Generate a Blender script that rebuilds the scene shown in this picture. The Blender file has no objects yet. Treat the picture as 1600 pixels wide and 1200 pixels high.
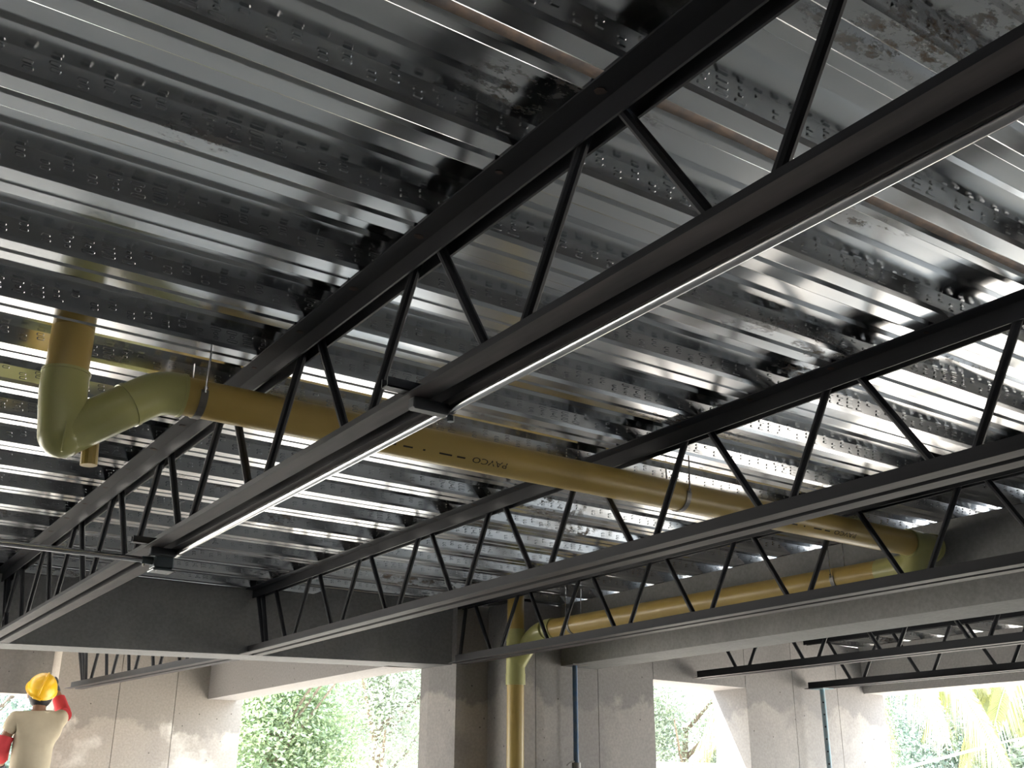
import bpy, bmesh, math, random
from mathutils import Vector, Matrix
random.seed(7)
SC = bpy.context.scene
COL = SC.collection

# ------------------------------------------------------------------ camera
EYE = 1.5
cam_d = bpy.data.cameras.new('camera')
cam = bpy.data.objects.new('camera', cam_d)
COL.objects.link(cam)
_yaw, _pit, _rol, _f = 0.5993, 0.3661, 0.0057, 1665.0
fw = Vector((math.sin(_yaw)*math.cos(_pit), math.cos(_yaw)*math.cos(_pit), math.sin(_pit)))
r0 = Vector((math.cos(_yaw), -math.sin(_yaw), 0)); u0 = r0.cross(fw)
rt = r0*math.cos(_rol) + u0*math.sin(_rol); up = u0*math.cos(_rol) - r0*math.sin(_rol)
cam.matrix_world = Matrix(((rt.x, up.x, -fw.x, 0), (rt.y, up.y, -fw.y, 0), (rt.z, up.z, -fw.z, EYE), (0, 0, 0, 1)))
cam_d.sensor_fit = 'HORIZONTAL'; cam_d.sensor_width = 36.0; cam_d.lens = 36.0*_f/1600.0
cam_d.clip_start = 0.02; cam_d.clip_end = 500
SC.camera = cam

# ------------------------------------------------------------------ world, sun, exposure
world = bpy.data.worlds.new('daylight'); SC.world = world; world.use_nodes = True
bg = world.node_tree.nodes['Background']
bg.inputs[0].default_value = (0.74, 0.87, 1.0, 1); bg.inputs[1].default_value = 1.15
sun_d = bpy.data.lights.new('sun', 'SUN'); sun = bpy.data.objects.new('sun', sun_d); COL.objects.link(sun)
sun.rotation_euler = Vector((-0.30, 0.42, 0.85)).to_track_quat('Z', 'Y').to_euler()
sun.location = (-3, 8, 14)
sun_d.energy = 10.5; sun_d.angle = math.radians(0.6); sun_d.color = (1.0, 0.95, 0.88)
SC.view_settings.view_transform = 'Standard'; SC.view_settings.look = 'None'
SC.view_settings.gamma = 1.0; SC.view_settings.use_curve_mapping = False
SC.view_settings.exposure = 2.8
SC.cycles.max_bounces = 10; SC.cycles.diffuse_bounces = 6; SC.cycles.glossy_bounces = 5
SC.cycles.use_denoising = True

# ------------------------------------------------------------------ materials
def new_mat(name):
    m = bpy.data.materials.new(name); m.use_nodes = True
    return m, m.node_tree.nodes, m.node_tree.links, m.node_tree.nodes['Principled BSDF']

def noise_node(N, L, scale, stretch=(1, 1, 1), detail=4, rough=0.55):
    g = N.new('ShaderNodeNewGeometry'); mp = N.new('ShaderNodeMapping'); mp.inputs['Scale'].default_value = stretch
    n = N.new('ShaderNodeTexNoise'); n.inputs['Scale'].default_value = scale
    n.inputs['Detail'].default_value = detail; n.inputs['Roughness'].default_value = rough
    L.new(g.outputs['Position'], mp.inputs['Vector']); L.new(mp.outputs[0], n.inputs['Vector'])
    return n

def ramp(N, L, src, stops):
    r = N.new('ShaderNodeValToRGB'); e = r.color_ramp.elements
    while len(e) < len(stops): e.new(0.5)
    for el, (p, c) in zip(e, stops):
        el.position = p; el.color = (c[0], c[1], c[2], 1) if hasattr(c, '__len__') else (c, c, c, 1)
    L.new(src, r.inputs[0]); return r

def mixc(N, L, fac, a, b, blend='MIX'):
    m = N.new('ShaderNodeMix'); m.data_type = 'RGBA'; m.blend_type = blend
    for sock, v in ((m.inputs[0], fac), (m.inputs[6], a), (m.inputs[7], b)):
        if hasattr(v, 'is_linked') or hasattr(v, 'links'): L.new(v, sock)
        elif hasattr(v, '__len__'): sock.default_value = (v[0], v[1], v[2], 1)
        else: sock.default_value = v
    return m.outputs[2]

def bump(N, L, P, src, strength, dist=0.01):
    b = N.new('ShaderNodeBump'); b.inputs['Strength'].default_value = strength; b.inputs['Distance'].default_value = dist
    L.new(src, b.inputs['Height']); L.new(b.outputs[0], P.inputs['Normal'])

def simple(name, c, rough=0.5, metal=0.0, c2=None, scale=8.0, bstr=0.0, stretch=(1, 1, 1), spec=0.5):
    m, N, L, P = new_mat(name)
    P.inputs['Roughness'].default_value = rough; P.inputs['Metallic'].default_value = metal
    P.inputs['Specular IOR Level'].default_value = spec
    n = noise_node(N, L, scale, stretch)
    c2 = c2 or tuple(v*0.8 for v in c)
    r = ramp(N, L, n.outputs[0], [(0.35, c2), (0.65, c)])
    L.new(r.outputs[0], P.inputs['Base Color'])
    if bstr: bump(N, L, P, n.outputs[0], bstr)
    return m

def concrete(name, c, c2, stain, pits=True, stain_scale=1.3, damp=None):
    m, N, L, P = new_mat(name)
    P.inputs['Roughness'].default_value = 0.85; P.inputs['Specular IOR Level'].default_value = 0.25
    n1 = noise_node(N, L, 3.0, (1, 1, 0.5), 6); n2 = noise_node(N, L, stain_scale, (1, 1, 1), 5, 0.6)
    n3 = noise_node(N, L, 60.0, (1, 1, 1), 3)
    base = ramp(N, L, n1.outputs[0], [(0.3, c2), (0.7, c)])
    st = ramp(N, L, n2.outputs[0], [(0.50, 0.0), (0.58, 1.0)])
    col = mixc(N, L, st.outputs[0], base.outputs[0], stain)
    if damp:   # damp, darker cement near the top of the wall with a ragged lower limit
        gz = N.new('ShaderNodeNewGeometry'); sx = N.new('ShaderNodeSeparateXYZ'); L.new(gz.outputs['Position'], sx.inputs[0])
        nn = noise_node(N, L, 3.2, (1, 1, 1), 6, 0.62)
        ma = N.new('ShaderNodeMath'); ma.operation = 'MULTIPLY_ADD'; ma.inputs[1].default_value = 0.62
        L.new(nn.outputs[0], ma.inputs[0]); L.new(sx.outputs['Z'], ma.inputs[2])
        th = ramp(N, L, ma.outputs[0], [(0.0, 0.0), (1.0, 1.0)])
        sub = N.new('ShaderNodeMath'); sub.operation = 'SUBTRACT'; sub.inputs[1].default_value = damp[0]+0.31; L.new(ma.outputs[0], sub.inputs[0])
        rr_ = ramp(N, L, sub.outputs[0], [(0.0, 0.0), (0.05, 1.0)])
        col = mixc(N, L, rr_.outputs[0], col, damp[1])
    gr = ramp(N, L, n3.outputs[0], [(0.3, 0.86), (0.7, 1.06)])
    col = mixc(N, L, 1.0, col, gr.outputs[0], 'MULTIPLY')
    if pits:
        g = N.new('ShaderNodeNewGeometry'); v = N.new('ShaderNodeTexVoronoi'); v.inputs['Scale'].default_value = 11
        L.new(g.outputs['Position'], v.inputs['Vector'])
        pr = ramp(N, L, v.outputs['Distance'], [(0.045, 0.35), (0.075, 1.0)])
        col = mixc(N, L, 1.0, col, pr.outputs[0], 'MULTIPLY')
    L.new(col, P.inputs['Base Color'])
    bump(N, L, P, n3.outputs[0], 0.25, 0.004)
    return m

M = {}
# galvanised decking: metal, brushed along the ribs, smudged with mortar and a little rust
m, N, L, P = new_mat('galvanised_deck'); M['deck'] = m
P.inputs['Metallic'].default_value = 1.0
n1 = noise_node(N, L, 5.0, (0.12, 2.0, 2.0), 2); n2 = noise_node(N, L, 3.0, (0.5, 1, 1), 2)
base = ramp(N, L, n1.outputs[0], [(0.3, (0.56, 0.57, 0.58)), (0.7, (0.68, 0.69, 0.70))])
nd = noise_node(N, L, 2.3, (0.8, 1.6, 1.6), 2); nf = noise_node(N, L, 26.0, (0.8, 1.5, 1.5), 6, 0.75)
d1 = ramp(N, L, nd.outputs[0], [(0.60, 0.0), (0.67, 1.0)]); d2 = ramp(N, L, nf.outputs[0], [(0.50, 0.0), (0.60, 1.0)])
mul = N.new('ShaderNodeMath'); mul.operation = 'MULTIPLY'
L.new(d1.outputs[0], mul.inputs[0]); L.new(d2.outputs[0], mul.inputs[1])
col = mixc(N, L, mul.outputs[0], base.outputs[0], (0.16, 0.125, 0.095))
L.new(col, P.inputs['Base Color'])
mm = N.new('ShaderNodeMath'); mm.operation = 'MULTIPLY_ADD'; mm.inputs[1].default_value = -0.85; mm.inputs[2].default_value = 1.0
L.new(mul.outputs[0], mm.inputs[0]); L.new(mm.outputs[0], P.inputs['Metallic'])
rr = ramp(N, L, n2.outputs[0], [(0.3, 0.15), (0.7, 0.20)]); L.new(rr.outputs[0], P.inputs['Roughness'])

M['paint'] = simple('black_joist_paint', (0.017, 0.018, 0.022), 0.5, 0, (0.011, 0.012, 0.015), 14, 0.06, (1, 0.25, 1), 0.25)
M['brownish'] = simple('brownish_bottom_chord', (0.066, 0.056, 0.056), 0.6, 0, (0.030, 0.027, 0.029), 10, 0.05, (2, 0.35, 2), 0.2)  # paler brown-grey tone for the undersides of the bottom flanges
M['rust'] = simple('rust', (0.066, 0.042, 0.027), 0.9, 0, (0.028, 0.022, 0.018), 30, 0.2)
M['weld'] = simple('weld_heat_mark', (0.075, 0.045, 0.036), 0.8, 0, (0.03, 0.022, 0.02), 60, 0.2)
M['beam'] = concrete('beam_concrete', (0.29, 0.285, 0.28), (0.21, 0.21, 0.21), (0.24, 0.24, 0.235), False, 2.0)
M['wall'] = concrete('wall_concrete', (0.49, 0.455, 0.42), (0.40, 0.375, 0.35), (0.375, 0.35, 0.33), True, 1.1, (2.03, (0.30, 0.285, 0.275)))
M['farwall'] = concrete('far_wall_concrete', (0.48, 0.43, 0.37), (0.40, 0.36, 0.32), (0.66, 0.62, 0.56), True, 1.4, (1.98, (0.33, 0.30, 0.265)))  # stain colour is pale dried cement in blotches
M['lit_beam'] = concrete('lit_beam_concrete', (0.50, 0.485, 0.46), (0.42, 0.41, 0.39), (0.45, 0.43, 0.41), False, 1.5)  # paler copy of the beam concrete: bounced light put into the colour
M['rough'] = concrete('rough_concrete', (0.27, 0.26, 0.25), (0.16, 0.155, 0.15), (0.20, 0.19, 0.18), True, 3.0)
M['floor'] = concrete('floor_concrete', (0.42, 0.40, 0.37), (0.33, 0.31, 0.29), (0.36, 0.34, 0.31), False, 0.8)
M['ground'] = concrete('outdoor_ground', (0.43, 0.40, 0.36), (0.36, 0.335, 0.30), (0.39, 0.365, 0.335), False, 0.4)
M['pvc'] = simple('yellow_pvc', (0.50, 0.355, 0.105), 0.36, 0, (0.46, 0.32, 0.09), 5, 0, (0.4, 2, 2))
M['pale'] = simple('pale_yellow_pvc', (0.46, 0.45, 0.18), 0.30, 0, (0.42, 0.405, 0.155), 6)
M['ink'] = simple('black_ink', (0.03, 0.022, 0.012), 0.6)
M['emt'] = simple('galvanised_conduit', (0.66, 0.65, 0.66), 0.22, 1.0, (0.58, 0.57, 0.58), 20, 0, (1, 0.2, 1))
M['strap'] = simple('grey_strap_steel', (0.24, 0.225, 0.205), 0.45, 0.6, (0.17, 0.16, 0.15), 20)
M['clamp'] = simple('dark_clamp_steel', (0.05, 0.053, 0.058), 0.45, 0.4)
M['box'] = simple('grey_green_box_steel', (0.12, 0.145, 0.155), 0.35, 0.7)
M['blue'] = simple('blue_prop_paint', (0.055, 0.125, 0.25), 0.5, 0.1, (0.10, 0.15, 0.21), 25, 0.1)
M['lblue'] = simple('pale_blue_prop_paint', (0.20, 0.33, 0.38), 0.5, 0.1, (0.26, 0.30, 0.31), 20, 0.1)
M['dark'] = simple('dark_hole', (0.01, 0.01, 0.012), 0.9)
M['helmet'] = simple('yellow_helmet_plastic', (0.86, 0.50, 0.015), 0.28, 0, (0.82, 0.46, 0.01), 3)
M['shirt'] = simple('beige_cotton', (0.46, 0.40, 0.30), 0.9, 0, (0.40, 0.345, 0.255), 6, 0.3, spec=0.1)
M['red'] = simple('red_sleeve', (0.56, 0.065, 0.075), 0.9, 0, (0.48, 0.05, 0.06), 8, 0.2, spec=0.1)
M['trouser'] = simple('dark_blue_trousers', (0.05, 0.06, 0.09), 0.9, spec=0.1)
M['skin'] = simple('brown_skin', (0.30, 0.155, 0.09), 0.55)
M['hair'] = simple('black_hair', (0.012, 0.011, 0.012), 0.7)
M['glove'] = simple('dark_glove', (0.05, 0.06, 0.08), 0.85)
M['boot'] = simple('brown_boot', (0.07, 0.045, 0.03), 0.7)
M['plank'] = simple('weathered_plank', (0.33, 0.24, 0.15), 0.8, 0, (0.24, 0.17, 0.10), 10, 0.2, (0.4, 6, 6))
M['bark'] = simple('bark', (0.22, 0.17, 0.13), 0.9, 0, (0.12, 0.09, 0.07), 12, 0.4, (3, 3, 0.6))
M['white'] = simple('white_wall', (0.75, 0.74, 0.72), 0.8)

def leaf_mat(name, c, c2):
    m, N, L, P = new_mat(name); N.remove(P)
    out = N['Material Output']
    n = noise_node(N, L, 2.2, detail=3); r = ramp(N, L, n.outputs[0], [(0.35, c2), (0.65, c)])
    d = N.new('ShaderNodeBsdfDiffuse'); t = N.new('ShaderNodeBsdfTranslucent'); g = N.new('ShaderNodeBsdfGlossy')
    g.inputs['Roughness'].default_value = 0.35; g.inputs['Color'].default_value = (0.9, 0.95, 1, 1)
    a = N.new('ShaderNodeMixShader'); a.inputs[0].default_value = 0.5
    b = N.new('ShaderNodeMixShader'); b.inputs[0].default_value = 0.10
    L.new(r.outputs[0], d.inputs[0]); L.new(r.outputs[0], t.inputs[0])
    L.new(d.outputs[0], a.inputs[1]); L.new(t.outputs[0], a.inputs[2])
    L.new(a.outputs[0], b.inputs[1]); L.new(g.outputs[0], b.inputs[2]); L.new(b.outputs[0], out.inputs[0])
    return m
M['leaf'] = leaf_mat('leaf_green', (0.36, 0.44, 0.24), (0.22, 0.30, 0.16))
M['leaf2'] = leaf_mat('leaf_grey_green', (0.38, 0.42, 0.32), (0.25, 0.30, 0.23))
M['leaf3'] = leaf_mat('leaf_dark_green', (0.17, 0.23, 0.17), (0.10, 0.15, 0.12))
M['palm'] = leaf_mat('palm_leaflet', (0.40, 0.40, 0.16), (0.24, 0.28, 0.11))

# ------------------------------------------------------------------ mesh helpers
WORLD = {}
def link(name, verts, faces, mat, parent=None, smooth=False, origin=None, mats=None, fmat=None):
    """one mesh object built from world coordinates; its origin is moved to its own centre"""
    if origin is None:
        lo = [min(v[i] for v in verts) for i in range(3)]; hi = [max(v[i] for v in verts) for i in range(3)]
        origin = [(lo[i]+hi[i])/2 for i in range(3)]
    me = bpy.data.meshes.new(name)
    me.from_pydata([(v[0]-origin[0], v[1]-origin[1], v[2]-origin[2]) for v in verts], [], faces)
    for mm_ in (mats or [mat]): me.materials.append(M[mm_] if isinstance(mm_, str) else mm_)
    if fmat:
        for p, i in zip(me.polygons, fmat): p.material_index = i
    if smooth:
        for p in me.polygons: p.use_smooth = True
    me.update()
    o = bpy.data.objects.new(name, me); COL.objects.link(o)
    pw = WORLD[parent.name] if parent is not None else (0, 0, 0)
    if parent is not None: o.parent = parent
    o.location = [origin[i]-pw[i] for i in range(3)]
    WORLD[o.name] = tuple(origin)
    return o

def empty(name, loc):
    o = bpy.data.objects.new(name, None); o.empty_display_size = 0.1; COL.objects.link(o)
    o.location = loc; WORLD[o.name] = tuple(loc); return o

def tag(o, label=None, cat=None, group=None, kind=None):
    if label: o['label'] = label
    if cat: o['category'] = cat
    if group: o['group'] = group
    if kind: o['kind'] = kind
    return o

class MB:
    def __init__(s): s.v = []; s.f = []
    def add(s, verts, faces):
        b = len(s.v); s.v += [tuple(p) for p in verts]; s.f += [tuple(i+b for i in q) for q in faces]
    def box(s, a, b, c=0.0):
        (x0, y0, z0), (x1, y1, z1) = a, b
        if c <= 0:
            s.add([(x0,y0,z0),(x1,y0,z0),(x1,y1,z0),(x0,y1,z0),(x0,y0,z1),(x1,y0,z1),(x1,y1,z1),(x0,y1,z1)],
                  [(0,3,2,1),(4,5,6,7),(0,1,5,4),(1,2,6,5),(2,3,7,6),(3,0,4,7)])
        else:
            bm = bmesh.new(); bmesh.ops.create_cube(bm, size=1)
            for v in bm.verts: v.co = Vector(((x0+x1)/2+v.co.x*(x1-x0), (y0+y1)/2+v.co.y*(y1-y0), (z0+z1)/2+v.co.z*(z1-z0)))
            bmesh.ops.bevel(bm, geom=bm.edges[:]+bm.verts[:], offset=c, segments=1, affect='EDGES')
            bm.verts.index_update(); s.add([v.co[:] for v in bm.verts], [[v.index for v in f.verts] for f in bm.faces]); bm.free()
    def prism(s, poly, z0, z1):
        n = len(poly)
        s.add([(x, y, z0) for x, y in poly]+[(x, y, z1) for x, y in poly],
              [tuple(range(n-1, -1, -1)), tuple(range(n, 2*n))]+[(i, (i+1) % n, n+(i+1) % n, n+i) for i in range(n)])
    def tube(s, pts, r, n=12, caps=True):
        pts = [Vector(p) for p in pts]; R = r if hasattr(r, '__len__') else [r]*len(pts)
        t0 = (pts[1]-pts[0]).normalized(); a = t0.orthogonal().normalized(); rings = []
        for i, p in enumerate(pts):
            t = (pts[min(i+1, len(pts)-1)]-pts[max(i-1, 0)]).normalized()
            a = (a - t*a.dot(t)).normalized(); b = t.cross(a)
            rings.append([p + (a*math.cos(2*math.pi*k/n)+b*math.sin(2*math.pi*k/n))*R[i] for k in range(n)])
        V = [v for rg in rings for v in rg]; F = []
        for i in range(len(pts)-1):
            for k in range(n): F.append((i*n+k, i*n+(k+1) % n, (i+1)*n+(k+1) % n, (i+1)*n+k))
        if caps: F += [tuple(range(n-1, -1, -1)), tuple((len(pts)-1)*n+k for k in range(n))]
        s.add(V, F)
    def sphere(s, c, r, n=16, m=10, sz=1.0):
        V = []; F = []
        for i in range(m+1):
            th = math.pi*i/m
            for k in range(n):
                V.append((c[0]+r*math.sin(th)*math.cos(2*math.pi*k/n), c[1]+r*math.sin(th)*math.sin(2*math.pi*k/n), c[2]+r*sz*math.cos(th)))
        for i in range(m):
            for k in range(n): F.append((i*n+k, (i+1)*n+k, (i+1)*n+(k+1) % n, i*n+(k+1) % n))
        s.add(V, F)
    def sweep_y(s, prof, y0, y1):
        """closed (x,z) profile swept along y"""
        n = len(prof)
        s.add([(x, y0, z) for x, z in prof]+[(x, y1, z) for x, z in prof],
              [tuple(range(n)), tuple(range(2*n-1, n-1, -1))]+[(i, n+i, n+(i+1) % n, (i+1) % n) for i in range(n)])
    def out(s, name, mat, parent=None, smooth=False, **k): return link(name, s.v, s.f, mat, parent, smooth, **k)

def shade_auto(o, ang=35):
    me = o.data
    for p in me.polygons: p.use_smooth = True
    try: me.set_sharp_from_angle(angle=math.radians(ang))
    except Exception: pass

def arc(c, a, b, r_, n=8):
    """points of a smooth corner at c between the directions of a and b"""
    c, a, b = Vector(c), Vector(a), Vector(b)
    d1 = (a-c).normalized(); d2 = (b-c).normalized(); p, q = c+d1*r_, c+d2*r_
    return [((1-t)*(1-t))*p + 2*t*(1-t)*c + t*t*q for t in [i/n for i in range(n+1)]]

ZT = EYE+1.1012      # underside of the deck valleys, top of the joists
ZB = EYE+0.7283      # underside of the joists' bottom chords and of the beams
# ------------------------------------------------------------------ floor and ground
b = MB(); b.box((-9.2, -9.2, -0.25), (7.6, 9.9, 0.0)); tag(b.out('floor', 'floor'), 'bare grey concrete floor slab under the decking', kind='structure')
b = MB(); b.box((-60, -60, -0.65), (80, 80, -0.25)); tag(b.out('ground', 'ground'), 'pale sunlit earth around the building', kind='structure')

# ------------------------------------------------------------------ concrete frame
def structure(mb, name, mat, label): return tag(mb.out(name, mat), label, kind='structure')
ca = 0.235
def far_y(x): return 6.315 - ca*(x-1.06)          # front face of the skewed far beam
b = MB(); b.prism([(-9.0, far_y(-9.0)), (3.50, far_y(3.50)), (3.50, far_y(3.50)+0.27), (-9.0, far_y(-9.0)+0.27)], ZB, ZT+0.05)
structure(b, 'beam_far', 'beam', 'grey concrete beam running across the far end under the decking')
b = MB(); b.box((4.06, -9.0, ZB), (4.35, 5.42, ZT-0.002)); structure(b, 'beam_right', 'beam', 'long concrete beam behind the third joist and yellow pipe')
b = MB(); b.box((7.20, -9.0, ZB+0.012), (7.50, 5.62, ZT-0.002)); structure(b, 'beam_outer', 'lit_beam', 'outer concrete beam over the palm opening')
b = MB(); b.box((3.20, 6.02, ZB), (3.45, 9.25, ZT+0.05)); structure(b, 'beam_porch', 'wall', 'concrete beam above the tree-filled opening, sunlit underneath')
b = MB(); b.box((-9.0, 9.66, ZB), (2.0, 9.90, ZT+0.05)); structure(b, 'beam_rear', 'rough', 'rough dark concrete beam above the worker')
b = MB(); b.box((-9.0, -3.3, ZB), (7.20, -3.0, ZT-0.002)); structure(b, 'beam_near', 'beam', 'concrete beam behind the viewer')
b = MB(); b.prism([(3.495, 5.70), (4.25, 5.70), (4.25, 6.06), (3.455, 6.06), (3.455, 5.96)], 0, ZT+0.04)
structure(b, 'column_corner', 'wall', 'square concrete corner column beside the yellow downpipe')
b = MB(); b.box((-9.2, -9.2, 0), (7.6, -9.0, ZT+0.06)); structure(b, 'wall_back', 'rough', 'plain concrete wall behind the viewer')
b = MB(); b.box((7.23, 0.2, 0), (7.47, 3.5, ZB+0.012)); structure(b, 'wall_light_blocker', 'wall', 'added unseen concrete wall blocking side light, right of the view')  # added out of view to keep side daylight off floor and deck
b = MB(); b.box((7.23, -9.0, 0), (7.47, -2.6, ZB+0.012)); structure(b, 'wall_light_blocker_rear', 'wall', 'added unseen concrete wall blocking side light behind the viewer')  # second added blocker; the gap between them lets side light reach the deck
b = MB(); b.box((-9.2, -9.0, 0), (-9.0, 9.9, ZT+0.06)); structure(b, 'wall_left', 'rough', 'plain concrete wall left of the view')

def wall_from_panels(name, mat, label, segs, yfun, thick):
    """cast wall: formwork panels a few millimetres apart, each its own piece"""
    x0 = min(s[0] for s in segs); root = empty(name, (x0, yfun(x0), 0)); tag(root, label, kind='structure')
    for (xa, xb, z0, z1) in segs:
        g = 0.0022; mbp = MB()
        mbp.prism([(xa+g, yfun(xa)), (xb-g, yfun(xb)), (xb-g, yfun(xb)+thick), (xa+g, yfun(xa)+thick)], z0, z1)
        mbp.out('wall_panel', mat, root)
    return root
def wr_y(x): return 5.36+0.07*(x-3.65)
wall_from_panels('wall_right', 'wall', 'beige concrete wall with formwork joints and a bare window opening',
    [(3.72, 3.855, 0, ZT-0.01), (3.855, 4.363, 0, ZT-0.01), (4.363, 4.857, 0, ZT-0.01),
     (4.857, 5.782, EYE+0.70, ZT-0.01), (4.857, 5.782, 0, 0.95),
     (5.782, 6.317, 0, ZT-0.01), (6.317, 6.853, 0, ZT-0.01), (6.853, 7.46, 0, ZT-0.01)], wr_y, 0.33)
wall_from_panels('wall_far', 'farwall', 'stained beige concrete wall beside the worker, patched with pale dried cement',
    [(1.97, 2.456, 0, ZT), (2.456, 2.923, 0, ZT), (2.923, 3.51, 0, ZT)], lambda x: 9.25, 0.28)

# ------------------------------------------------------------------ profiled steel deck
PY = 0.305
def yv(k): return 1.065+PY*k      # near edge of valley k
def sheet_profile(k0, special0, special1):
    P0 = []
    y = yv(k0)
    if special0: P0 += [(y+0.036, 0.012), (y+0.048, 0.011), (y+0.074, 0.001), (y+0.078, 0)]
    else: P0 += [(y+0.040, 0.0032), (y+0.056, 0.0030), (y+0.059, 0)]
    def rest(y, full):
        q = [(y+0.0972, 0), (y+0.0998, 0.0007), (y+0.120, 0.045), (y+0.163, 0.045), (y+0.171, 0.053), (y+0.217, 0.053), (y+0.225, 0.045),
             (y+0.285, 0.045), (y+0.2995, 0.010), (y+0.305, 0)]
        return q
    for k in range(3):
        P0 += rest(yv(k0+k), k < 2)
        if k < 2:
            y2 = yv(k0+k+1); P0 += [(y2+0.0408, 0), (y2+0.0434, 0.0007), (y2+0.0446, 0.0075), (y2+0.0475, 0.0085), (y2+0.0585, 0)]
    ye = yv(k0+3)+(0.043 if special1 else 0.0475); P0 += [(ye-0.0026, 0), (ye, 0.0007)]
    return P0

EMB = [[(0, 'L'), (1, 's'), (2, 's')], [(0, 'L'), (1, 's'), (2, 'L')], [(0, 'L'), (1, 'L'), (2, 'L')], [(0, 's'), (1, 's'), (2, 'L')],
       [(0, 'm')], [(1, 'm'), (2, 'm')], [(0, 'm'), (1, 'm')], [(1, 'm'), (2, 'm')], [(0, 'm'), (1, 'm')], [(1, 'm'), (2, 'm')],
       [(0, 'm'), (1, 'm')], [(1, 'm'), (2, 'm')]]
def emboss(mb, y_top, x0, x1, phase):
    w = Vector((0, 0.0145, -0.035)).normalized(); nrm = Vector((0, -0.924, -0.383)).normalized(); ex = Vector((1, 0, 0))
    i = 0; x = x0+0.03+phase
    while x < x1-0.03:
        for row, sz in EMB[i % len(EMB)]:
            hl = {'s': 0.0068, 'm': 0.0098, 'L': 0.0150}[sz]; hw = 0.0042
            c = Vector((x+row*0.003, y_top, ZT+0.045)) + w*(0.0075+0.0108*row)
            def ring(a, b_, h):
                k = min(a, b_)*0.55
                return [c+ex*px+w*py+nrm*h for px, py in ((-a+k, -b_), (a-k, -b_), (a, -b_+k), (a, b_-k), (a-k, b_), (-a+k, b_), (-a, b_-k), (-a, -b_+k))]
            V = ring(hl, hw, -0.0002)+ring(hl-0.0024, hw-0.0019, 0.0034)
            mb.add(V, [tuple(range(8, 16))]+[(j, (j+1) % 8, 8+(j+1) % 8, 8+j) for j in range(8)])
        x += 0.0445; i += 1

ceiling = empty('ceiling', (0, 2.0, ZT)); tag(ceiling, 'underside of galvanised profiled steel decking spanning the joists', kind='structure')
def deck_sheet(k0, xa, xb, embossed):
    sp0, sp1 = (k0 == 0), (k0 == -3)
    pr = sheet_profile(k0, sp0, sp1); n = len(pr); V = []
    for x in (xa, xb):
        V += [(x, y, ZT+z) for y, z in pr]+[(x, y, ZT+z+0.0012) for y, z in pr]
    F = []
    for i in range(n-1):
        F.append((i, 2*n+i, 2*n+i+1, i+1)); F.append((n+i, n+i+1, 3*n+i+1, 3*n+i))
        F.append((i, i+1, n+i+1, n+i)); F.append((2*n+i, 3*n+i, 3*n+i+1, 2*n+i+1))
    F += [(0, n, 3*n, 2*n), (n-1, 3*n-1, 4*n-1, 2*n-1)]
    sh = link('deck_sheet', V, F, 'deck', ceiling)
    if embossed:
        mb = MB()
        for k in range(3): emboss(mb, yv(k0+k)+0.285, max(xa, -0.9), xb, random.random()*0.5)
        e = mb.out('embossing', 'deck', sh); e['kind'] = 'stuff'
    if sp0:
        mb = MB(); y = yv(0); random.seed(3); nseg = 90; V = []
        for i in range(nseg+1):
            x = xa+(xb-xa)*i/nseg
            V += [(x, y+0.0462+random.uniform(-.001, .001), ZT+0.0105), (x, y+0.070+random.uniform(-.006, .004), ZT+0.0012)]
        mb.add(V, [(2*i, 2*i+1, 2*i+3, 2*i+2) for i in range(nseg)])
        mb.add([(v[0], v[1], v[2]+0.0006) for v in V], [(2*i, 2*i+2, 2*i+3, 2*i+1) for i in range(nseg)])
        tag(mb.out('rust_streak', 'rust', sh), 'brown rust along the lapped edge')
        random.seed(7)
    return sh
for s in range(-11, 10):
    k0 = 3*s
    x1 = 4.24 if s <= 5 else 3.47
    deck_sheet(k0, -9.1, x1, -1 <= s <= 5)
    if s <= 4: deck_sheet(k0, 4.295, 7.85, 0 <= s)

# ------------------------------------------------------------------ bar joists
FL, GAP, LEG, TH, RR = 0.050, 0.0297, 0.050, 0.005, 0.0115
def angle_profile(cx, side, top):
    s = side
    xi = cx+s*GAP/2
    if top: # flange at the top, leg down
        z = ZT
        return [(xi, z), (xi+s*FL, z), (xi+s*FL, z-TH*0.8), (xi+s*TH, z-TH), (xi+s*TH, z-LEG), (xi, z-LEG)]
    z = ZB
    return [(xi, z), (xi+s*FL, z), (xi+s*FL, z+TH*0.8), (xi+s*TH, z+TH), (xi+s*TH, z+LEG), (xi, z+LEG)]

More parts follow.
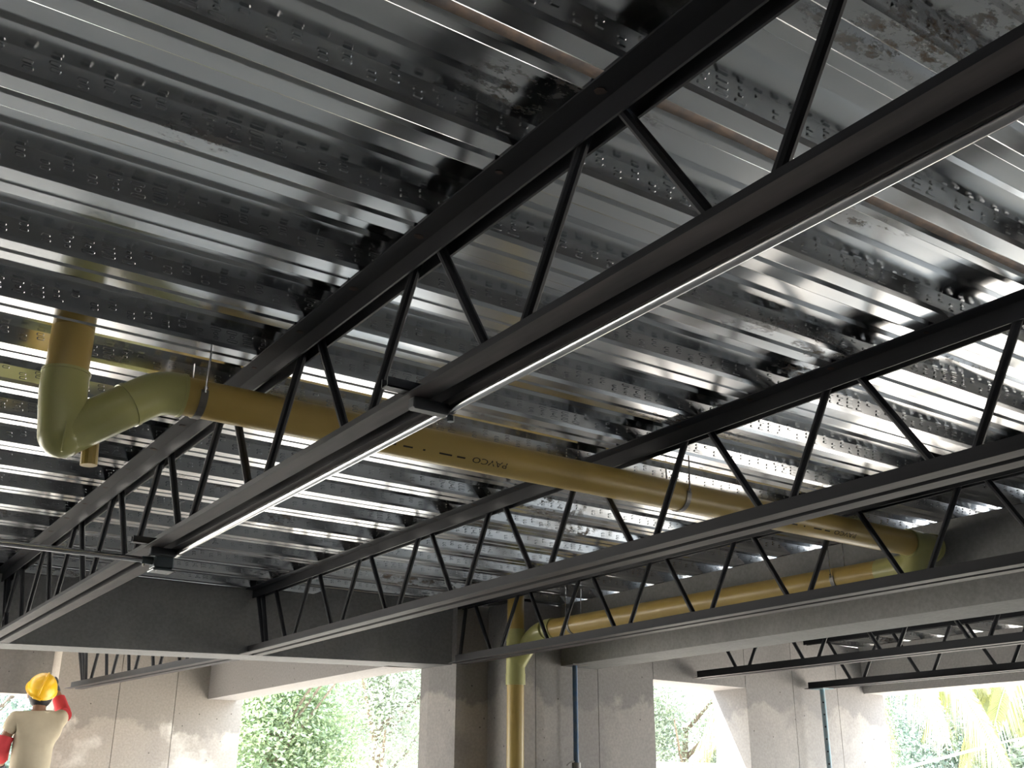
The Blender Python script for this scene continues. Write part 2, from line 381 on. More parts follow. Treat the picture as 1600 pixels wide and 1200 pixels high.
def joist(label, cx, y0, y1t, y1b, tops, bots, marks=(), end_post=True, shear=0.0):
    root = empty('bar_joist', (cx, y0, ZB)); tag(root, label, 'joist', 'black steel bar joists carrying the deck')
    def sk(mb):
        if shear: mb.v = [(x+shear*(y-y0), y, z) for x, y, z in mb.v]
        return mb
    for top in (True, False):
        for s in (-1, 1):
            mb = MB(); mb.sweep_y(angle_profile(cx, s, top), y0, y1t if top else y1b)
            sk(mb).out('top_chord_angle' if top else 'bottom_chord_angle', 'paint', root, mats=['paint', 'brownish'], fmat=[0, 0, 0 if top else 1, 0, 0, 0, 0, 0])
    h = 0.058; zt, zb = ZT-0.022, ZB+0.022
    for t in tops:
        for sg in (-1, 1):
            nb = [q for q in bots if (q-t)*sg > 0]
            if not nb: continue
            q = min(nb, key=lambda v: abs(v-t))
            a = Vector((cx, t+sg*0.045, zt)); c = Vector((cx, q-sg*0.045, zb))
            if c.y > y1b-0.01 or c.y < y0+.01: continue
            mb = MB(); mb.tube([a, c], RR, 10); o = sk(mb).out('web_rod', 'paint', root); shade_auto(o)
    if end_post:
        for off in (0.0, 0.075):
            mb = MB(); mb.tube([(cx, y1t-0.03-off, zt), (cx, y1b-0.20-off*0.5, zb)], RR, 10); o = sk(mb).out('web_rod', 'paint', root); shade_auto(o)
    for y in marks:
        mb = MB(); n = 12; V = []; random.seed(int(y*1000))
        cx_ = cx-GAP/2-FL*0.52; f = random.uniform(0.6, 1.0)
        for k in range(n):
            rr_ = random.uniform(0.75, 1.1)*f; V.append((cx_+0.0125*rr_*math.cos(2*math.pi*k/n), y+0.010*rr_*math.sin(2*math.pi*k/n)))
        mb.prism(V, ZT-TH*0.9-0.0012, ZT-TH*0.9+0.0008); mb.out('weld_mark', 'weld', root)
    random.seed(7)
    return root
XA, XB, XC = 1.0, 2.3056, 3.4899
mk = [1.147+PY*k for k in range(-2, 17)]
p = 0.594; tA = [1.190+p*k for k in range(-7, 9)]; bA = [1.486+p*k for k in range(-7, 9)]
joist('black steel bar joist nearest the viewer with a conduit clipped under its bottom chord', XA, -3.0, far_y(XA)+0.02, far_y(XA)-0.03, [t for t in tA if t < 6.2], bA, mk)
p = 0.575; tB = [1.752+p*k for k in range(-8, 8)]; bB = [1.452+p*k for k in range(-8, 9)]
joist('second black steel bar joist, its top chord crossed by the yellow pipe at mid-picture', XB, -3.0, far_y(XB)+0.0, far_y(XB)-0.0, [t for t in tB if t < 5.9], [q for q in bB if q < 6.0], [y for y in mk if y < 5.9])
p = 0.567; tC = [2.142+p*k for k in range(-9, 7)]; bC = [2.424+p*k for k in range(-9, 7)]
joist('third black steel bar joist, right in front of the long concrete beam', XC, -3.0, 5.66, 5.675, [t for t in tC if t < 5.75], [q for q in bC if q < 5.6]+[5.70], (), False)
tD = [0.2+0.57*k for k in range(0, 10)]; bD = [0.485+0.57*k for k in range(-1, 9)]
joist('bar joist beyond the long concrete beam, ending over the bare window opening', 5.28, -3.0, 5.46, 5.45, tD, bD, (), False)
joist('bar joist ending above the pale blue prop, nearest the palm', 6.485, -3.0, 5.54, 5.53, [t+0.05 for t in tD], [t+0.05 for t in bD], (), False)
tF = [6.75+0.42*k for k in range(0, 6)]; bF = [6.54+0.42*k for k in range(0, 6)]
joist('dusty bar joist under the far beam, its end beside the worker', 2.285, 6.30, 9.0, 8.95, tF, bF, (), True, -0.098)

# ------------------------------------------------------------------ yellow drain pipe
PR = 0.052; PY0 = 2.70; PZ = EYE+0.985
root = empty('drain_pipe', (0.483, PY0, EYE+0.76)); tag(root, 'long yellow PVC drain pipe with a V-shaped trap, threaded through the joists', 'pipe')
mb = MB(); mb.tube([(0.483, PY0, ZT+0.03), (0.483, PY0, EYE+0.95)], PR, 28); shade_auto(mb.out('riser', 'pvc', root))
# trap: two pale fittings joined in a V
mb = MB(); v0 = (0.497, PY0, EYE+0.820)
mb.tube([(0.483, PY0, EYE+0.985), (0.483, PY0, EYE+0.93), v0], PR+0.0055, 28)
mb.sphere(v0, PR+0.0054, 28, 16)
mb.tube([v0, (0.676, PY0, EYE+0.953)], PR+0.0045, 28)
tr = mb.out('trap', 'pale', root); shade_auto(tr, 40)
mb = MB(); mb.tube([(0.483, PY0, EYE+0.985), (0.483, PY0, EYE+0.978)], PR+0.0075, 28); shade_auto(mb.out('socket_rim', 'pale', tr))
mb = MB(); mb.tube([(0.640, PY0, EYE+0.9267), (0.650, PY0, EYE+0.934)], PR+0.0078, 28); shade_auto(mb.out('socket_rim', 'pale', tr))
mb = MB(); mb.box((0.490, PY0-0.0595, EYE+0.762), (0.494, PY0-0.054, EYE+0.84)); mb.out('mould_seam', 'pale', tr)
mb = MB(); pts = [Vector((0.645, PY0, EYE+0.930))]+arc((0.722, PY0, EYE+0.985), (0.645, PY0, EYE+0.930), (0.80, PY0, PZ), 0.042, 6)+[Vector((0.776, PY0, PZ))]
mb.tube(pts, PR+0.0055, 28); el = mb.out('elbow', 'pale', root); shade_auto(el)
mb = MB(); mb.tube([(0.772, PY0, PZ), (0.780, PY0, PZ)], PR+0.0072, 28); shade_auto(mb.out('socket_rim', 'pale', el))
mb = MB(); mb.tube([(0.572, PY0+0.03, EYE+0.83), (0.576, PY0+0.03, EYE+0.763)], 0.021, 14); mb.out('plug_stub', 'pvc', root)
mb = MB(); mb.tube([(0.77, PY0, PZ), (3.88, PY0, PZ)], PR, 32); mp_ = mb.out('main_run', 'pvc', root); shade_auto(mp_)
# fitting at the beam: socket, body with capped end, elbow into the second run
E2 = (3.925, 2.835, EYE+0.902)
mb = MB(); mb.tube([(3.855, PY0, PZ), (4.015, PY0, PZ)], PR+0.0055, 28); ft = mb.out('end_fitting', 'pale', root); shade_auto(ft)
mb = MB(); mb.tube([(3.853, PY0, PZ), (3.861, PY0, PZ)], PR+0.0075, 28); shade_auto(mb.out('socket_rim', 'pale', ft))
mb = MB(); mb.tube([(4.008, PY0, PZ), (4.030, PY0, PZ)], PR+0.009, 28); shade_auto(mb.out('cleanout_cap', 'pale', ft))
mb = MB(); pts = [Vector((3.925, PY0, PZ-0.01))]+arc((3.925, PY0+0.02, EYE+0.90), (3.925, PY0, PZ), (3.92, 3.1, EYE+0.90), 0.06, 6)+[Vector((3.922, 2.90, EYE+0.901))]
mb.tube(pts, PR+0.005, 28); shade_auto(mb.out('branch_elbow', 'pale', ft))
R2A = Vector((3.925, 2.84, EYE+0.902)); R2B = Vector((3.745, 5.10, EYE+0.893))
mb = MB(); mb.tube([R2A, R2B], PR, 28); shade_auto(mb.out('side_run', 'pvc', root))
# downpipe with wye
DX, DY = 3.657, 5.30; DR = 0.050
mb = MB(); mb.tube([(DX, DY, ZT+0.02), (DX, DY, EYE+0.86)], DR, 28); shade_auto(mb.out('vent_riser', 'pvc', root))
mb = MB(); mb.tube([(DX, DY, EYE+0.905), (DX, DY, EYE+0.585)], DR+0.0055, 28)
mb.tube(arc((3.738, 5.20, EYE+0.885), (R2B.x, R2B.y, R2B.z), (DX, DY, EYE+0.72), 0.075, 6)+[Vector((DX, DY, EYE+0.70))], DR+0.0045, 24)
wy = mb.out('wye_fitting', 'pale', root); shade_auto(wy, 40)
mb = MB(); mb.tube([(DX, DY, EYE+0.65), (DX, DY, EYE+0.585)], DR+0.008, 28); shade_auto(mb.out('socket_rim', 'pale', wy))
mb = MB(); mb.tube([R2B-(R2B-R2A).normalized()*0.055, R2B], PR+0.006, 28); shade_auto(mb.out('socket_rim', 'pale', wy))
mb = MB(); mb.tube([(DX, DY, EYE+0.60), (DX, DY, 0.0)], DR, 28); shade_auto(mb.out('downpipe', 'pvc', root))
# printed lettering on the main run: reads upside down from here
def print_on_pipe(text, xc, height, ang, parent, mat='ink'):
    cu = bpy.data.curves.new('lettering', 'FONT'); cu.body = text; cu.size = height*1.4; cu.align_x = 'CENTER'; cu.align_y = 'CENTER'
    cu.resolution_u = 2; cu.extrude = 0.0002
    to = bpy.data.objects.new('lettering_tmp', cu); COL.objects.link(to)
    dg = bpy.context.evaluated_depsgraph_get(); me = bpy.data.meshes.new_from_object(to.evaluated_get(dg))
    bpy.data.objects.remove(to)
    V = []
    for v in me.vertices:
        r_ = PR+0.0003+v.co.z; a = ang + v.co.y/PR      # letter tops turn down and under the pipe
        V.append((xc-v.co.x*1.5, PY0-r_*math.cos(a), PZ-r_*math.sin(a)))
    return link('printed_lettering', V, [tuple(reversed(p_.vertices)) for p_ in me.polygons], mat, parent)
print_on_pipe('PAVCO', 1.735, 0.019, 0.62, mp_)
print_on_pipe('PAVCO', 3.405, 0.019, 0.62, mp_)
for xc in (1.735, 3.405):
    for dx, wdt in ((0.105, 0.03), (0.16, 0.045), (0.235, 0.008), (0.29, 0.032), (0.345, 0.03), (0.41, 0.012), (0.46, 0.03)):
        mb = MB(); V = []
        x0 = xc-dx-wdt/2
        for i in range(2):
            for a in (0.60, 0.70):
                V.append((x0+wdt*i, PY0-(PR+0.0003)*math.cos(a), PZ-(PR+0.0003)*math.sin(a)))
        mb.add(V+[(v[0], v[1]+0.0005, v[2]+0.0004) for v in V], [(0, 1, 3, 2), (4, 6, 7, 5)])
        mb.out('print_mark', 'ink', mp_)

def hanger(label, c, axis, R_, rods=((0.055, 0.0), (-0.055, 0.0))):
    c = Vector(c); root = empty('pipe_hanger', c-Vector((0, 0, R_+0.004))); tag(root, label, 'hanger', 'pipe hangers')
    ax = Vector(axis).normalized(); side = ax.cross(Vector((0, 0, 1))).normalized()
    V = []; n = 22; wd = 0.010
    a0, a1 = -0.25*math.pi*0.2, math.pi*1.05
    for i in range(n+1):
        a = -0.05*math.pi + 1.1*math.pi*i/n
        d = side*math.cos(a) - Vector((0, 0, 1))*math.sin(a)
        for r_ in (R_+0.0008, R_+0.0035):
            for t in (-wd, wd): V.append(c+d*r_+ax*t)
    F = []
    for i in range(n):
        k = 4*i
        F += [(k, k+1, k+5, k+4), (k+2, k+6, k+7, k+3), (k, k+4, k+6, k+2), (k+1, k+3, k+7, k+5)]
    mbs = MB(); mbs.add(V, F); mbs.out('strap', 'strap', root)
    for s in (-1, 1):
        q = c+side*s*(R_+0.004)
        mbr = MB(); mbr.tube([q+Vector((0, 0, 0.0)), Vector((q.x+0.004*s, q.y, ZT+0.002))], 0.0030, 8); mbr.out('hanger_rod', 'emt', root)
        mbr = MB(); mbr.tube([q+Vector((0, 0, 0.010)), q+Vector((0, 0, 0.016))], 0.0065, 6); mbr.out('nut', 'emt', root)
    return root
hanger('steel strap hanger on the yellow pipe just right of the trap elbow', (0.822, PY0, PZ), (1, 0, 0), PR)
hanger('steel strap hanger on the yellow pipe between second and third joist', (2.565, PY0, PZ), (1, 0, 0), PR)
d2 = (R2B-R2A); hanger('steel strap hanger on the side pipe run near the capped fitting', R2A+d2*0.12, d2, PR)
hanger('steel strap hanger on the side pipe run near the downpipe', R2A+d2*0.90, d2, PR)

# ------------------------------------------------------------------ conduit along the first joist
CX, CZ, CR = XA+0.036, ZB-0.0105, 0.0092
mb = MB(); mb.tube([(CX, -3.0, CZ), (CX, 3.44, CZ)], CR, 16); o = mb.out('conduit', 'emt'); shade_auto(o)
tag(o, 'shiny galvanised conduit clipped under the nearest joist', 'conduit')
mb = MB(); mb.tube([(-4.6, 3.35, ZB-0.058), (0.955, 3.475, ZB-0.036)], CR, 16); o = mb.out('conduit', 'emt'); shade_auto(o)
tag(o, 'galvanised conduit running left from the junction box', 'conduit')
root = empty('junction_box', (1.0, 3.475, ZB-0.066)); tag(root, 'small metal junction box under the nearest joist', 'junction box')
mb = MB(); mb.box((0.972, 3.445, ZB-0.062), (1.035, 3.505, ZB-0.004), 0.005); mb.out('body', 'box', root)
mb = MB(); mb.box((0.968, 3.441, ZB-0.069), (1.039, 3.509, ZB-0.0625), 0.002); mb.out('lid', 'box', root)
mb = MB(); mb.tube([(0.975, 3.476, ZB-0.036), (0.938, 3.4745, ZB-0.0365)], [0.014, 0.012], 12); shade_auto(mb.out('connector', 'box', root))
mb = MB(); mb.tube([(CX, 3.45, CZ), (CX, 3.405, CZ)], [0.0135, 0.0120], 12); shade_auto(mb.out('connector', 'emt', root))
for x, y in ((0.979, 3.452), (1.028, 3.498)):
    mb = MB(); mb.tube([(x, y, ZB-0.068), (x, y, ZB-0.0715)], 0.0035, 8); mb.out('screw', 'emt', root)
mb = MB(); mb.tube([(0.945, 3.475, ZB-0.049), (0.945, 3.475, ZB-0.056)], 0.004, 8); mb.out('screw', 'emt', root)
def beam_clamp(label, y, strap):
    root = empty('beam_clamp', (XA-0.02, y, ZB-0.03)); tag(root, label, 'clamp', 'beam clamps on the nearest joist')
    mb = MB(); mb.box((XA-0.052, y-0.013, ZB-0.026), (XA+0.030, y+0.013, ZB-0.0015), 0.003); mb.out('jaw_bar', 'clamp', root)
    mb = MB(); mb.box((XA-0.112, y-0.013, ZB+0.006), (XA-0.020, y-0.010, ZB+0.026)); mb.box((XA-0.112, y+0.010, ZB+0.006), (XA-0.020, y+0.013, ZB+0.026))
    mb.box((XA-0.112, y-0.013, ZB+0.006), (XA-0.020, y+0.013, ZB+0.009)); mb.out('channel', 'clamp', root)
    if strap:
        V = []; n = 18
        for i in range(n+1):
            a = math.pi*(-0.15+1.3*i/n)
            for r_ in (CR+0.0006, CR+0.0028):
                for t in (-0.008, 0.008): V.append((CX+r_*math.cos(a), y+t, CZ-r_*math.sin(a)))
        F = []
        for i in range(n):
            k = 4*i; F += [(k, k+1, k+5, k+4), (k+2, k+6, k+7, k+3), (k, k+4, k+6, k+2), (k+1, k+3, k+7, k+5)]
        mb = MB(); mb.add(V, F); mb.out('conduit_strap', 'emt', root)
        mb = MB(); mb.tube([(CX+0.004, y, CZ-0.012), (CX+0.004, y, CZ-0.024)], 0.0075, 6); mb.out('bolt', 'box', root)
    return root
beam_clamp('dark beam clamp holding the conduit at mid-picture on the nearest joist', 1.74, True)
beam_clamp('dark beam clamp beside the junction box on the nearest joist', 3.43, False)

# ------------------------------------------------------------------ steel props
def prop(label, x, y, r_, mat, holes, rest_top):
    root = empty('shoring_prop', (x, y, 0)); tag(root, label, 'prop', 'steel shoring props')
    mb = MB(); mb.tube([(x, y, EYE-0.02), (x, y, rest_top-0.006)], r_, 16); shade_auto(mb.out('inner_tube', mat, root))
    mb = MB(); mb.box((x-0.06, y-0.06, rest_top-0.006), (x+0.06, y+0.06, rest_top), 0.001); mb.out('head_plate', 'strap' if not holes else mat, root)
    mb = MB(); mb.tube([(x, y, 0.006), (x, y, EYE+0.14 if not holes else EYE-0.02)], r_*1.28, 16); shade_auto(mb.out('outer_tube', mat, root))
    mb = MB(); mb.box((x-0.08, y-0.08, 0), (x+0.08, y+0.08, 0.006), 0.001); mb.out('base_plate', mat, root)
    if holes:
        for k in range(6):
            z = rest_top-0.10-0.085*k
            mb = MB(); d = Vector((-x, -y, 0)).normalized(); q = Vector((x, y, z))
            mb.tube([q+d*(r_-0.004), q+d*(r_+0.0006)], 0.0065, 8); mb.out('pin_hole', 'dark', root)
    else:
        z = EYE+0.155
        mb = MB(); mb.tube([(x, y, z-0.02), (x, y, z+0.012)], r_*1.7, 14); shade_auto(mb.out('collar', 'strap', root))
        pts = [(x-0.03-0.055*math.sin(t), y-0.02, z+0.012*math.cos(t*2)+0.006) for t in [math.pi*i/10 for i in range(11)]]
        mb = MB(); mb.tube(pts, 0.004, 6); mb.out('pin_handle', 'strap', root)
    return root
prop('dark blue steel prop under the concrete beam right of the downpipe', 4.085, 5.285, 0.0155, 'blue', False, ZB)
prop('pale blue steel prop with pin holes, under the last joist', 6.485, 5.42, 0.0185, 'lblue', True, ZB)

# ------------------------------------------------------------------ worker on a low scaffold
def skin_mesh(name, nodes, edges, mat, parent=None, root_i=0, sub=2, origin=None):
    me = bpy.data.meshes.new(name)
    origin = origin or nodes[root_i][0]
    me.from_pydata([tuple(n[0][i]-origin[i] for i in range(3)) for n in nodes], edges, [])
    bm = bmesh.new(); bm.from_mesh(me); lay = bm.verts.layers.skin.verify(); bm.verts.ensure_lookup_table()
    for v, n in zip(bm.verts, nodes):
        r_ = n[1]; v[lay].radius = r_ if hasattr(r_, '__len__') else (r_, r_)
    bm.verts[root_i][lay].use_root = True
    bm.to_mesh(me); bm.free(); me.materials.append(M[mat])
    o = bpy.data.objects.new(name, me); COL.objects.link(o)
    md = o.modifiers.new('skin', 'SKIN'); md.use_smooth_shade = True; md.branch_smoothing = 0.3
    sd = o.modifiers.new('subdivision', 'SUBSURF'); sd.levels = sub; sd.render_levels = sub
    pw = WORLD[parent.name] if parent is not None else (0, 0, 0)
    if parent is not None: o.parent = parent
    o.location = [origin[i]-pw[i] for i in range(3)]; WORLD[o.name] = tuple(origin)
    return o
WX, WY = 1.735, 8.62; FT = EYE+0.80-1.62
def W(x, y, z): return (WX+x, WY+y, EYE+z)
Lsh, Rsh = W(-0.150, 0, 0.500), W(0.150, 0.01, 0.500)
Lel, Rel = W(-0.205, 0.01, 0.285), W(0.205, 0.13, 0.530)
Lwr, Rwr = W(-0.165, 0.17, 0.165), W(0.150, 0.24, 0.705)
hz = -0.05
nodes = [(W(0, 0, hz), 0.085), (W(0, 0.0, 0.12), 0.080), (W(0, 0.01, 0.32), 0.085), (W(0, 0.0, 0.46), 0.055), (W(0, 0.01, 0.575), 0.045), (W(0.002, 0.03, 0.640), 0.070), (W(0.004, 0.035, 0.715), 0.080),
         (Lsh, 0.045), (Lel, 0.036), (Lwr, 0.028), (Rsh, 0.045), (Rel, 0.036), (Rwr, 0.028),
         (W(-0.085, 0, hz-0.09), 0.07), (W(-0.095, 0.02, -0.42), 0.055), (W(-0.10, -0.01, -0.75), 0.038), (W(-0.10, 0.10, -0.795), 0.028),
         (W(0.085, 0, hz-0.09), 0.07), (W(0.095, 0.02, -0.42), 0.055), (W(0.10, -0.01, -0.75), 0.038), (W(0.10, 0.10, -0.795), 0.028)]
edges = [(0, 1), (1, 2), (2, 3), (3, 4), (4, 5), (5, 6), (3, 7), (7, 8), (8, 9), (3, 10), (10, 11), (11, 12), (0, 13), (13, 14), (14, 15), (15, 16), (0, 17), (17, 18), (18, 19), (19, 20)]
person = skin_mesh('person', nodes, edges, 'skin')
tag(person, 'worker seen from behind in yellow hard hat and beige shirt, reaching up', 'person')
g = 0.014
sh_nodes = [(W(0, 0, -0.10), (0.150, 0.115)), (W(0, 0, 0.10), (0.150, 0.115)), (W(0, 0.01, 0.30), (0.165, 0.12)), (W(0, 0.005, 0.455), (0.120, 0.085)), (W(0, 0.0, 0.535), (0.068, 0.06)),
            (W(-0.15, 0, 0.485), 0.076), (W(-0.197, 0.005, 0.36), 0.066), (W(0.15, 0.01, 0.485), 0.076), (W(0.198, 0.085, 0.515), 0.064)]
shirt = skin_mesh('shirt', sh_nodes, [(0, 1), (1, 2), (2, 3), (3, 4), (3, 5), (5, 6), (3, 7), (7, 8)], 'shirt', person, 1)
for a, b_, c_ in ((W(-0.19, 0.008, 0.355), Lel, Lwr), (W(0.197, 0.08, 0.518), Rel, Rwr)):
    m1 = Vector(b_)*0.35+Vector(c_)*0.65; pts = [Vector(a)]+arc(b_, a, m1, 0.055, 6)+[m1]
    mb = MB(); mb.tube(pts, [0.054, 0.054]+[0.053]*5+[0.050, 0.046], 16); shade_auto(mb.out('red_sleeve', 'red', person))
# trousers, boots
skin_mesh('trousers', [(W(0, 0, -0.03), (0.135, 0.115)), (W(-0.085, 0, hz-0.10), 0.098), (W(-0.095, 0.02, -0.42), 0.07), (W(-0.10, -0.005, -0.70), 0.062),
          (W(0.085, 0, hz-0.10), 0.098), (W(0.095, 0.02, -0.42), 0.07), (W(0.10, -0.005, -0.70), 0.062)], [(0, 1), (1, 2), (2, 3), (0, 4), (4, 5), (5, 6)], 'trouser', person, 0)
for sx in (-1, 1):
    mb = MB(); x, y, z = W(0.10*sx, 0, 0); mb.box((x-0.045, y-0.07, FT), (x+0.045, y+0.19, FT+0.075), 0.02); mb.tube([(x, y-0.01, FT+0.06), (x, y-0.01, FT+0.15)], 0.05, 12)
    mb.out('boot', 'boot', person)
def glove(w, d, u, name='glove'):
    w, d, u = Vector(w), Vector(d).normalized(), Vector(u).normalized(); s_ = d.cross(u).normalized()
    nd = [(w-d*0.03, 0.034), (w+d*0.035, (0.036, 0.022)), (w+d*0.070, (0.036, 0.018))]; ed = [(0, 1), (1, 2)]
    for i, (off, ln) in enumerate(((-0.030, 0.062), (-0.010, 0.072), (0.010, 0.068), (0.029, 0.052))):
        q = w+d*0.078+s_*off; k = len(nd)
        nd += [(q, 0.0095), (q+d*ln*0.55-u*0.006, 0.009), (q+d*ln*0.85-u*0.028, 0.008)]; ed += [(2, k), (k, k+1), (k+1, k+2)]
    k = len(nd); q = w+d*0.03-s_*0.038
    nd += [(q, 0.011), (q+d*0.035-s_*0.018-u*0.008, 0.010), (q+d*0.062-s_*0.014-u*0.020, 0.009)]; ed += [(1, k), (k, k+1), (k+1, k+2)]
    return skin_mesh(name, [(tuple(a), r_) for a, r_ in nd], ed, 'glove', person, 1)
glove(Rwr, Vector(Rwr)-Vector(Rel), (0, -1, 0.2)); glove(Lwr, (0.2, 0.9, -0.2), (0, 0.2, 1))
# hair, ears and hard hat
hc = Vector(W(0.004, 0.03, 0.665))
mb = MB(); mb.sphere(hc+Vector((0, -0.008, 0)), 0.088, 20, 12, 1.32)
mb.v = [(x, min(y, hc.y+0.03), max(z, hc.z-0.115)) for x, y, z in mb.v]; mb.out('hair', 'hair', person, True)
for sx in (-1, 1):
    mb = MB(); mb.sphere(hc+Vector((0.083*sx, 0.02, -0.01)), 0.026, 10, 8, 1.2); mb.v = [(hc.x+0.083*sx+(x-hc.x-0.083*sx)*0.35, y, z) for x, y, z in mb.v]; mb.out('ear', 'skin', person, True)
mb = MB(); mb.sphere(hc+Vector((0, 0.105, -0.02)), 0.018, 8, 6, 1.4); mb.out('nose', 'skin', person, True)
hr = empty('helmet', hc+Vector((0, 0, 0.03))); hr.parent = person
hr.location = [WORLD[hr.name][i]-WORLD[person.name][i] for i in range(3)]
hr.rotation_euler = (math.radians(38), math.radians(16), math.radians(-12))
def local(mb, name, mat, smooth=True):
    me = bpy.data.meshes.new(name); me.from_pydata(mb.v, [], mb.f); me.materials.append(M[mat])
    for p_ in me.polygons: p_.use_smooth = smooth
    o = bpy.data.objects.new(name, me); COL.objects.link(o); o.parent = hr; return o
mb = MB(); V = []; n, m_ = 28, 10
for i in range(m_+1):
    th = 0.5*math.pi*i/m_
    for k in range(n):
        a = 2*math.pi*k/n; V.append((0.104*math.sin(th)*math.cos(a), 0.125*math.sin(th)*math.sin(a), 0.108*math.cos(th)))
V += [(v[0]*1.09, v[1]*1.07+(0.035 if v[1] > 0.06 else 0), v[2]-0.006) for v in V[-n:]]
F = [(i*n+k, (i+1)*n+k, (i+1)*n+(k+1) % n, i*n+(k+1) % n) for i in range(m_+1) for k in range(n)]
mb.add(V, F); o = local(mb, 'shell', 'helmet'); md = o.modifiers.new('thickness', 'SOLIDIFY'); md.thickness = 0.003
mb = MB(); mb.tube([(0, 0.127*math.cos(t), 0.110*math.sin(t)+0.001) for t in [math.pi*(0.04+0.92*i/16) for i in range(17)]], 0.0065, 8); local(mb, 'crest', 'helmet')
mb = MB(); mb.box((-0.03, -0.137, -0.010), (0.03, -0.126, 0.008), 0.003); local(mb, 'rear_clip', 'helmet', False)
# scaffold he stands on
root = empty('scaffold', (WX, WY, 0)); tag(root, 'low trestle scaffold under the worker', 'scaffold')
for i in range(3):
    mb = MB(); y = WY-0.27+0.21*i; mb.box((WX-0.9, y, FT-0.04), (WX+0.75, y+0.20, FT), 0.003); mb.out('plank', 'plank', root)
for sx in (-0.8, 0.65):
    for sy in (-0.25, 0.34):
        mb = MB(); mb.tube([(WX+sx, WY+sy, 0), (WX+sx, WY+sy, FT-0.04)], 0.02, 10); mb.out('leg', 'strap', root)
    mb = MB(); mb.tube([(WX+sx, WY-0.27, FT-0.06), (WX+sx, WY+0.36, FT-0.06)], 0.018, 10); mb.out('cross_bar', 'strap', root)

# ------------------------------------------------------------------ trees and palms outside
def foliage(mb, c, rad, n, size, rng, lumps=14):
    blobs = []
    for i in range(lumps):
        d = Vector((rng.gauss(0, 1), rng.gauss(0, 1), rng.gauss(0, 1))).normalized()
        q = rng.uniform(0.35, 0.9); blobs.append((Vector((c[0]+d.x*rad[0]*q, c[1]+d.y*rad[1]*q, c[2]+d.z*rad[2]*q)), rng.uniform(0.30, 0.52)))
    V = []; F = []
    for i in range(n):
        bc, br = rng.choice(blobs)
        d = Vector((rng.gauss(0, 1), rng.gauss(0, 1), rng.gauss(0, 1))).normalized()*(rng.random()**0.4)
        q = bc+Vector((d.x*rad[0], d.y*rad[1], d.z*rad[2]))*br
        if q.z < 0: continue
        a = Vector((rng.gauss(0, 1), rng.gauss(0, 1), rng.gauss(0, 0.7)-0.3)).normalized(); b_ = a.orthogonal().normalized()
        b_ = (b_*math.cos(rng.random()*6.3)+a.cross(b_)*math.sin(rng.random()*6.3)); s_ = size*rng.uniform(0.6, 1.3)
        k = len(V); nrm = a.cross(b_)
        V += [q-a*s_, q+b_*s_*0.42+nrm*s_*0.1, q+a*s_, q-b_*s_*0.42+nrm*s_*0.1]; F.append((k, k+1, k+2, k+3))
    mb.add(V, F)
def tree(label, x, y, h, rad, n, size, mat, seed, trunk_r=0.14, lean=(0, 0), cat='tree', zc=None):
    rng = random.Random(seed); root = empty('leafy_tree' if cat == 'tree' else 'leafy_shrub', (x, y, -0.25)); tag(root, label, cat, 'trees outside' if cat == 'tree' else 'shrubs outside')
    zc = zc if zc is not None else h-rad[2]*0.8
    mb = MB(); top = Vector((x+lean[0], y+lean[1], zc))
    pts = [Vector((x, y, -0.28)).lerp(top, t)+Vector((rng.uniform(-.08, .08), rng.uniform(-.08, .08), 0))*(1 if 0 < t < 1 else 0) for t in (0, .25, .5, .75, 1)]
    mb.tube(pts, [trunk_r, trunk_r*.85, trunk_r*.7, trunk_r*.55, trunk_r*.4], 8)
    for i in range(7):
        a = rng.random()*6.28; st = pts[2].lerp(pts[4], rng.random())
        mb.tube([st, st+Vector((math.cos(a)*rad[0]*.35, math.sin(a)*rad[1]*.35, rad[2]*.2)), st+Vector((math.cos(a)*rad[0]*.75, math.sin(a)*rad[1]*.75, rad[2]*.45))], [trunk_r*.35, trunk_r*.22, trunk_r*.08], 6)
    o = mb.out('trunk', 'bark', root); shade_auto(o)
    mb = MB(); foliage(mb, (top.x, top.y, zc), rad, n, size, rng, 22); o = mb.out('foliage', mat, root); o['kind'] = 'stuff'
    return root
tree('grey-green tree with pale trunk in the middle of the big opening', 8.2, 15.6, 4.8, (2.2, 1.8, 2.6), 64000, 0.036, 'leaf2', 11, 0.16, zc=2.5)
tree('bright green tree filling the right of the big opening', 12.0, 19.0, 5.2, (2.5, 2.0, 2.8), 52000, 0.042, 'leaf', 12, 0.12, (-0.6, 0), zc=2.6)
tree('green tree at the left of the big opening beside the stained wall', 5.3, 13.0, 4.2, (1.35, 1.3, 2.4), 60000, 0.032, 'leaf', 13, 0.10, zc=2.2)
tree('dark tall tree at the back of the big opening', 10.0, 25.5, 7.0, (5.4, 2.0, 4.4), 44000, 0.055, 'leaf3', 14, 0.2, zc=3.2)
tree('dark leafy tree seen left of the worker', 2.2, 15.8, 4.4, (1.9, 1.6, 2.6), 40000, 0.038, 'leaf3', 15, 0.14, zc=2.1)
tree('leafy tree seen through the bare window opening', 12.6, 13.4, 4.8, (1.8, 1.5, 2.3), 44000, 0.036, 'leaf2', 16, 0.12, zc=2.5)
tree('pale heaped shrub at the lower right under the palm', 11.3, 6.9, 2.2, (0.55, 0.6, 0.75), 9000, 0.05, 'leaf2', 17, 0.05, (0, 0), 'shrub', zc=1.25)

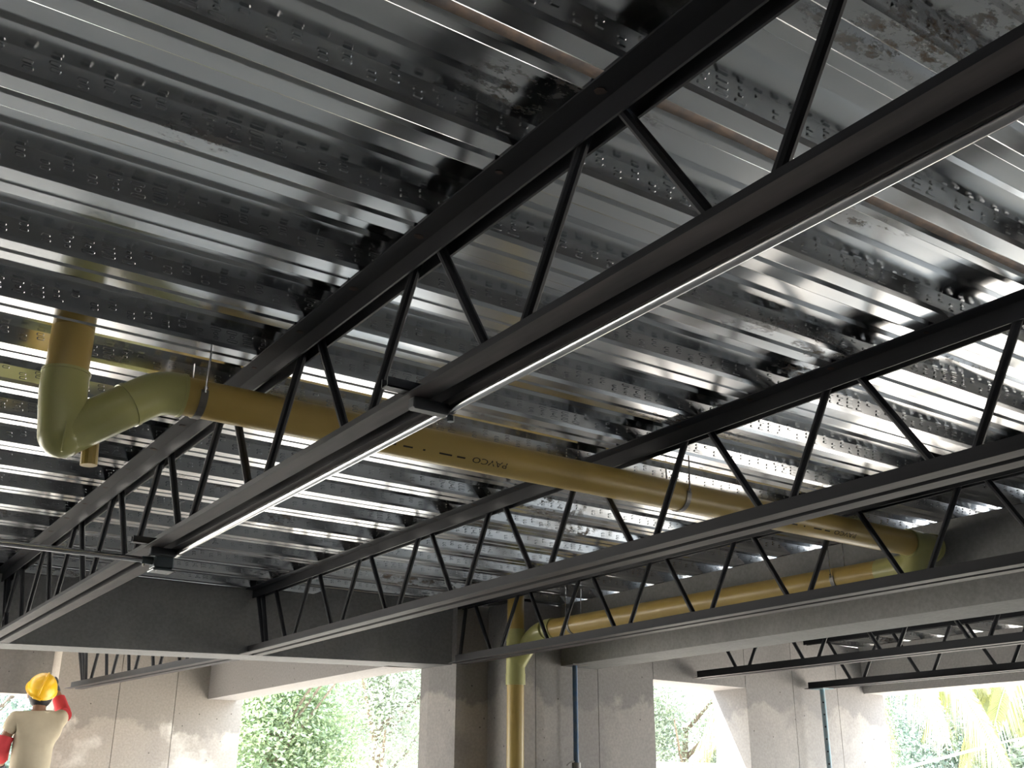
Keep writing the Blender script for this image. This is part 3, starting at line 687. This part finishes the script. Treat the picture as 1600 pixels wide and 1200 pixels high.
tree('dark tree behind the hanging palm fronds', 19.5, 13.4, 5.4, (3.0, 2.0, 2.9), 36000, 0.055, 'leaf3', 18, 0.16, zc=2.6)
tree('dark tree at the far right behind the pale shrub', 21.0, 10.2, 5.4, (2.6, 1.6, 2.9), 36000, 0.055, 'leaf3', 19, 0.16, zc=2.6)
def palm(label, x, y, h, fronds, seed, length=2.6):
    rng = random.Random(seed); root = empty('palm_tree', (x, y, -0.25)); tag(root, label, 'palm', 'palms outside')
    mb = MB(); mb.tube([(x, y, -0.28), (x+0.05, y, h*0.5), (x, y, h)], [0.16, 0.13, 0.12], 10); shade_auto(mb.out('trunk', 'bark', root))
    for i in range(fronds):
        a = 2*math.pi*i/fronds+rng.uniform(-.15, .15); el = rng.uniform(-0.1, 0.9)
        mb = MB(); pts = []; ln = length*rng.uniform(0.85, 1.1)
        for k in range(13):
            t = k/12; d = ln*t
            pts.append(Vector((x+math.cos(a)*d*math.cos(el)*(1-0.25*t), y+math.sin(a)*d*math.cos(el)*(1-0.25*t), h+d*math.sin(el)-1.25*t*t*ln*0.62)))
        mb.tube(pts, [0.022*(1-0.8*k/12)+0.003 for k in range(13)], 6)
        fr = mb.out('frond', 'palm', root)
        mb = MB(); V = []; F = []
        for k in range(110):
            t = 0.10+0.88*k/110; j = min(int(t*12), 11); q = pts[j].lerp(pts[j+1], t*12-j); tg = (pts[j+1]-pts[j]).normalized()
            sd = tg.cross(Vector((0, 0, 1))).normalized()
            for s_ in (-1, 1):
                L_ = 0.75*math.sin(math.pi*(0.12+0.8*t))*rng.uniform(0.8, 1.1); dr = (sd*s_*0.35+tg*0.35+Vector((0, 0, -0.9))).normalized()
                m1 = q+(sd*s_*0.5+tg*0.4).normalized()*L_*0.3; e_ = m1+dr*L_*0.75; wv = tg*0.016
                kk = len(V); V += [q-wv*0.5, q+wv*0.5, m1+wv, m1-wv, e_]; F += [(kk, kk+1, kk+2, kk+3), (kk+3, kk+2, kk+4)]
        mb.add(V, F); o = mb.out('leaflets', 'palm', fr); o['kind'] = 'stuff'
    return root
palm('tall palm with drooping yellow-green fronds behind the outer beam', 12.3, 9.75, 3.6, 17, 21, 3.3)
palm('slender palm crown just right of the beige wall end', 11.0, 8.6, 3.35, 15, 23, 2.6)
palm('pale palm with hanging fronds at the right edge', 13.6, 6.9, 3.4, 17, 22, 3.3)
mb = MB(); mb.tube([(8.0, 6.0, EYE+0.19), (12.2, 7.4, EYE+0.62)], 0.012, 8); tag(mb.out('cable', 'white'), 'thin white cable strung across in front of the palm', 'cable')
mb = MB(); mb.box((9.5, 12.0, -0.25), (26, 12.25, EYE+0.42)); tag(mb.out('garden_wall', 'white'), 'low white garden wall beyond the bare window opening', 'wall')
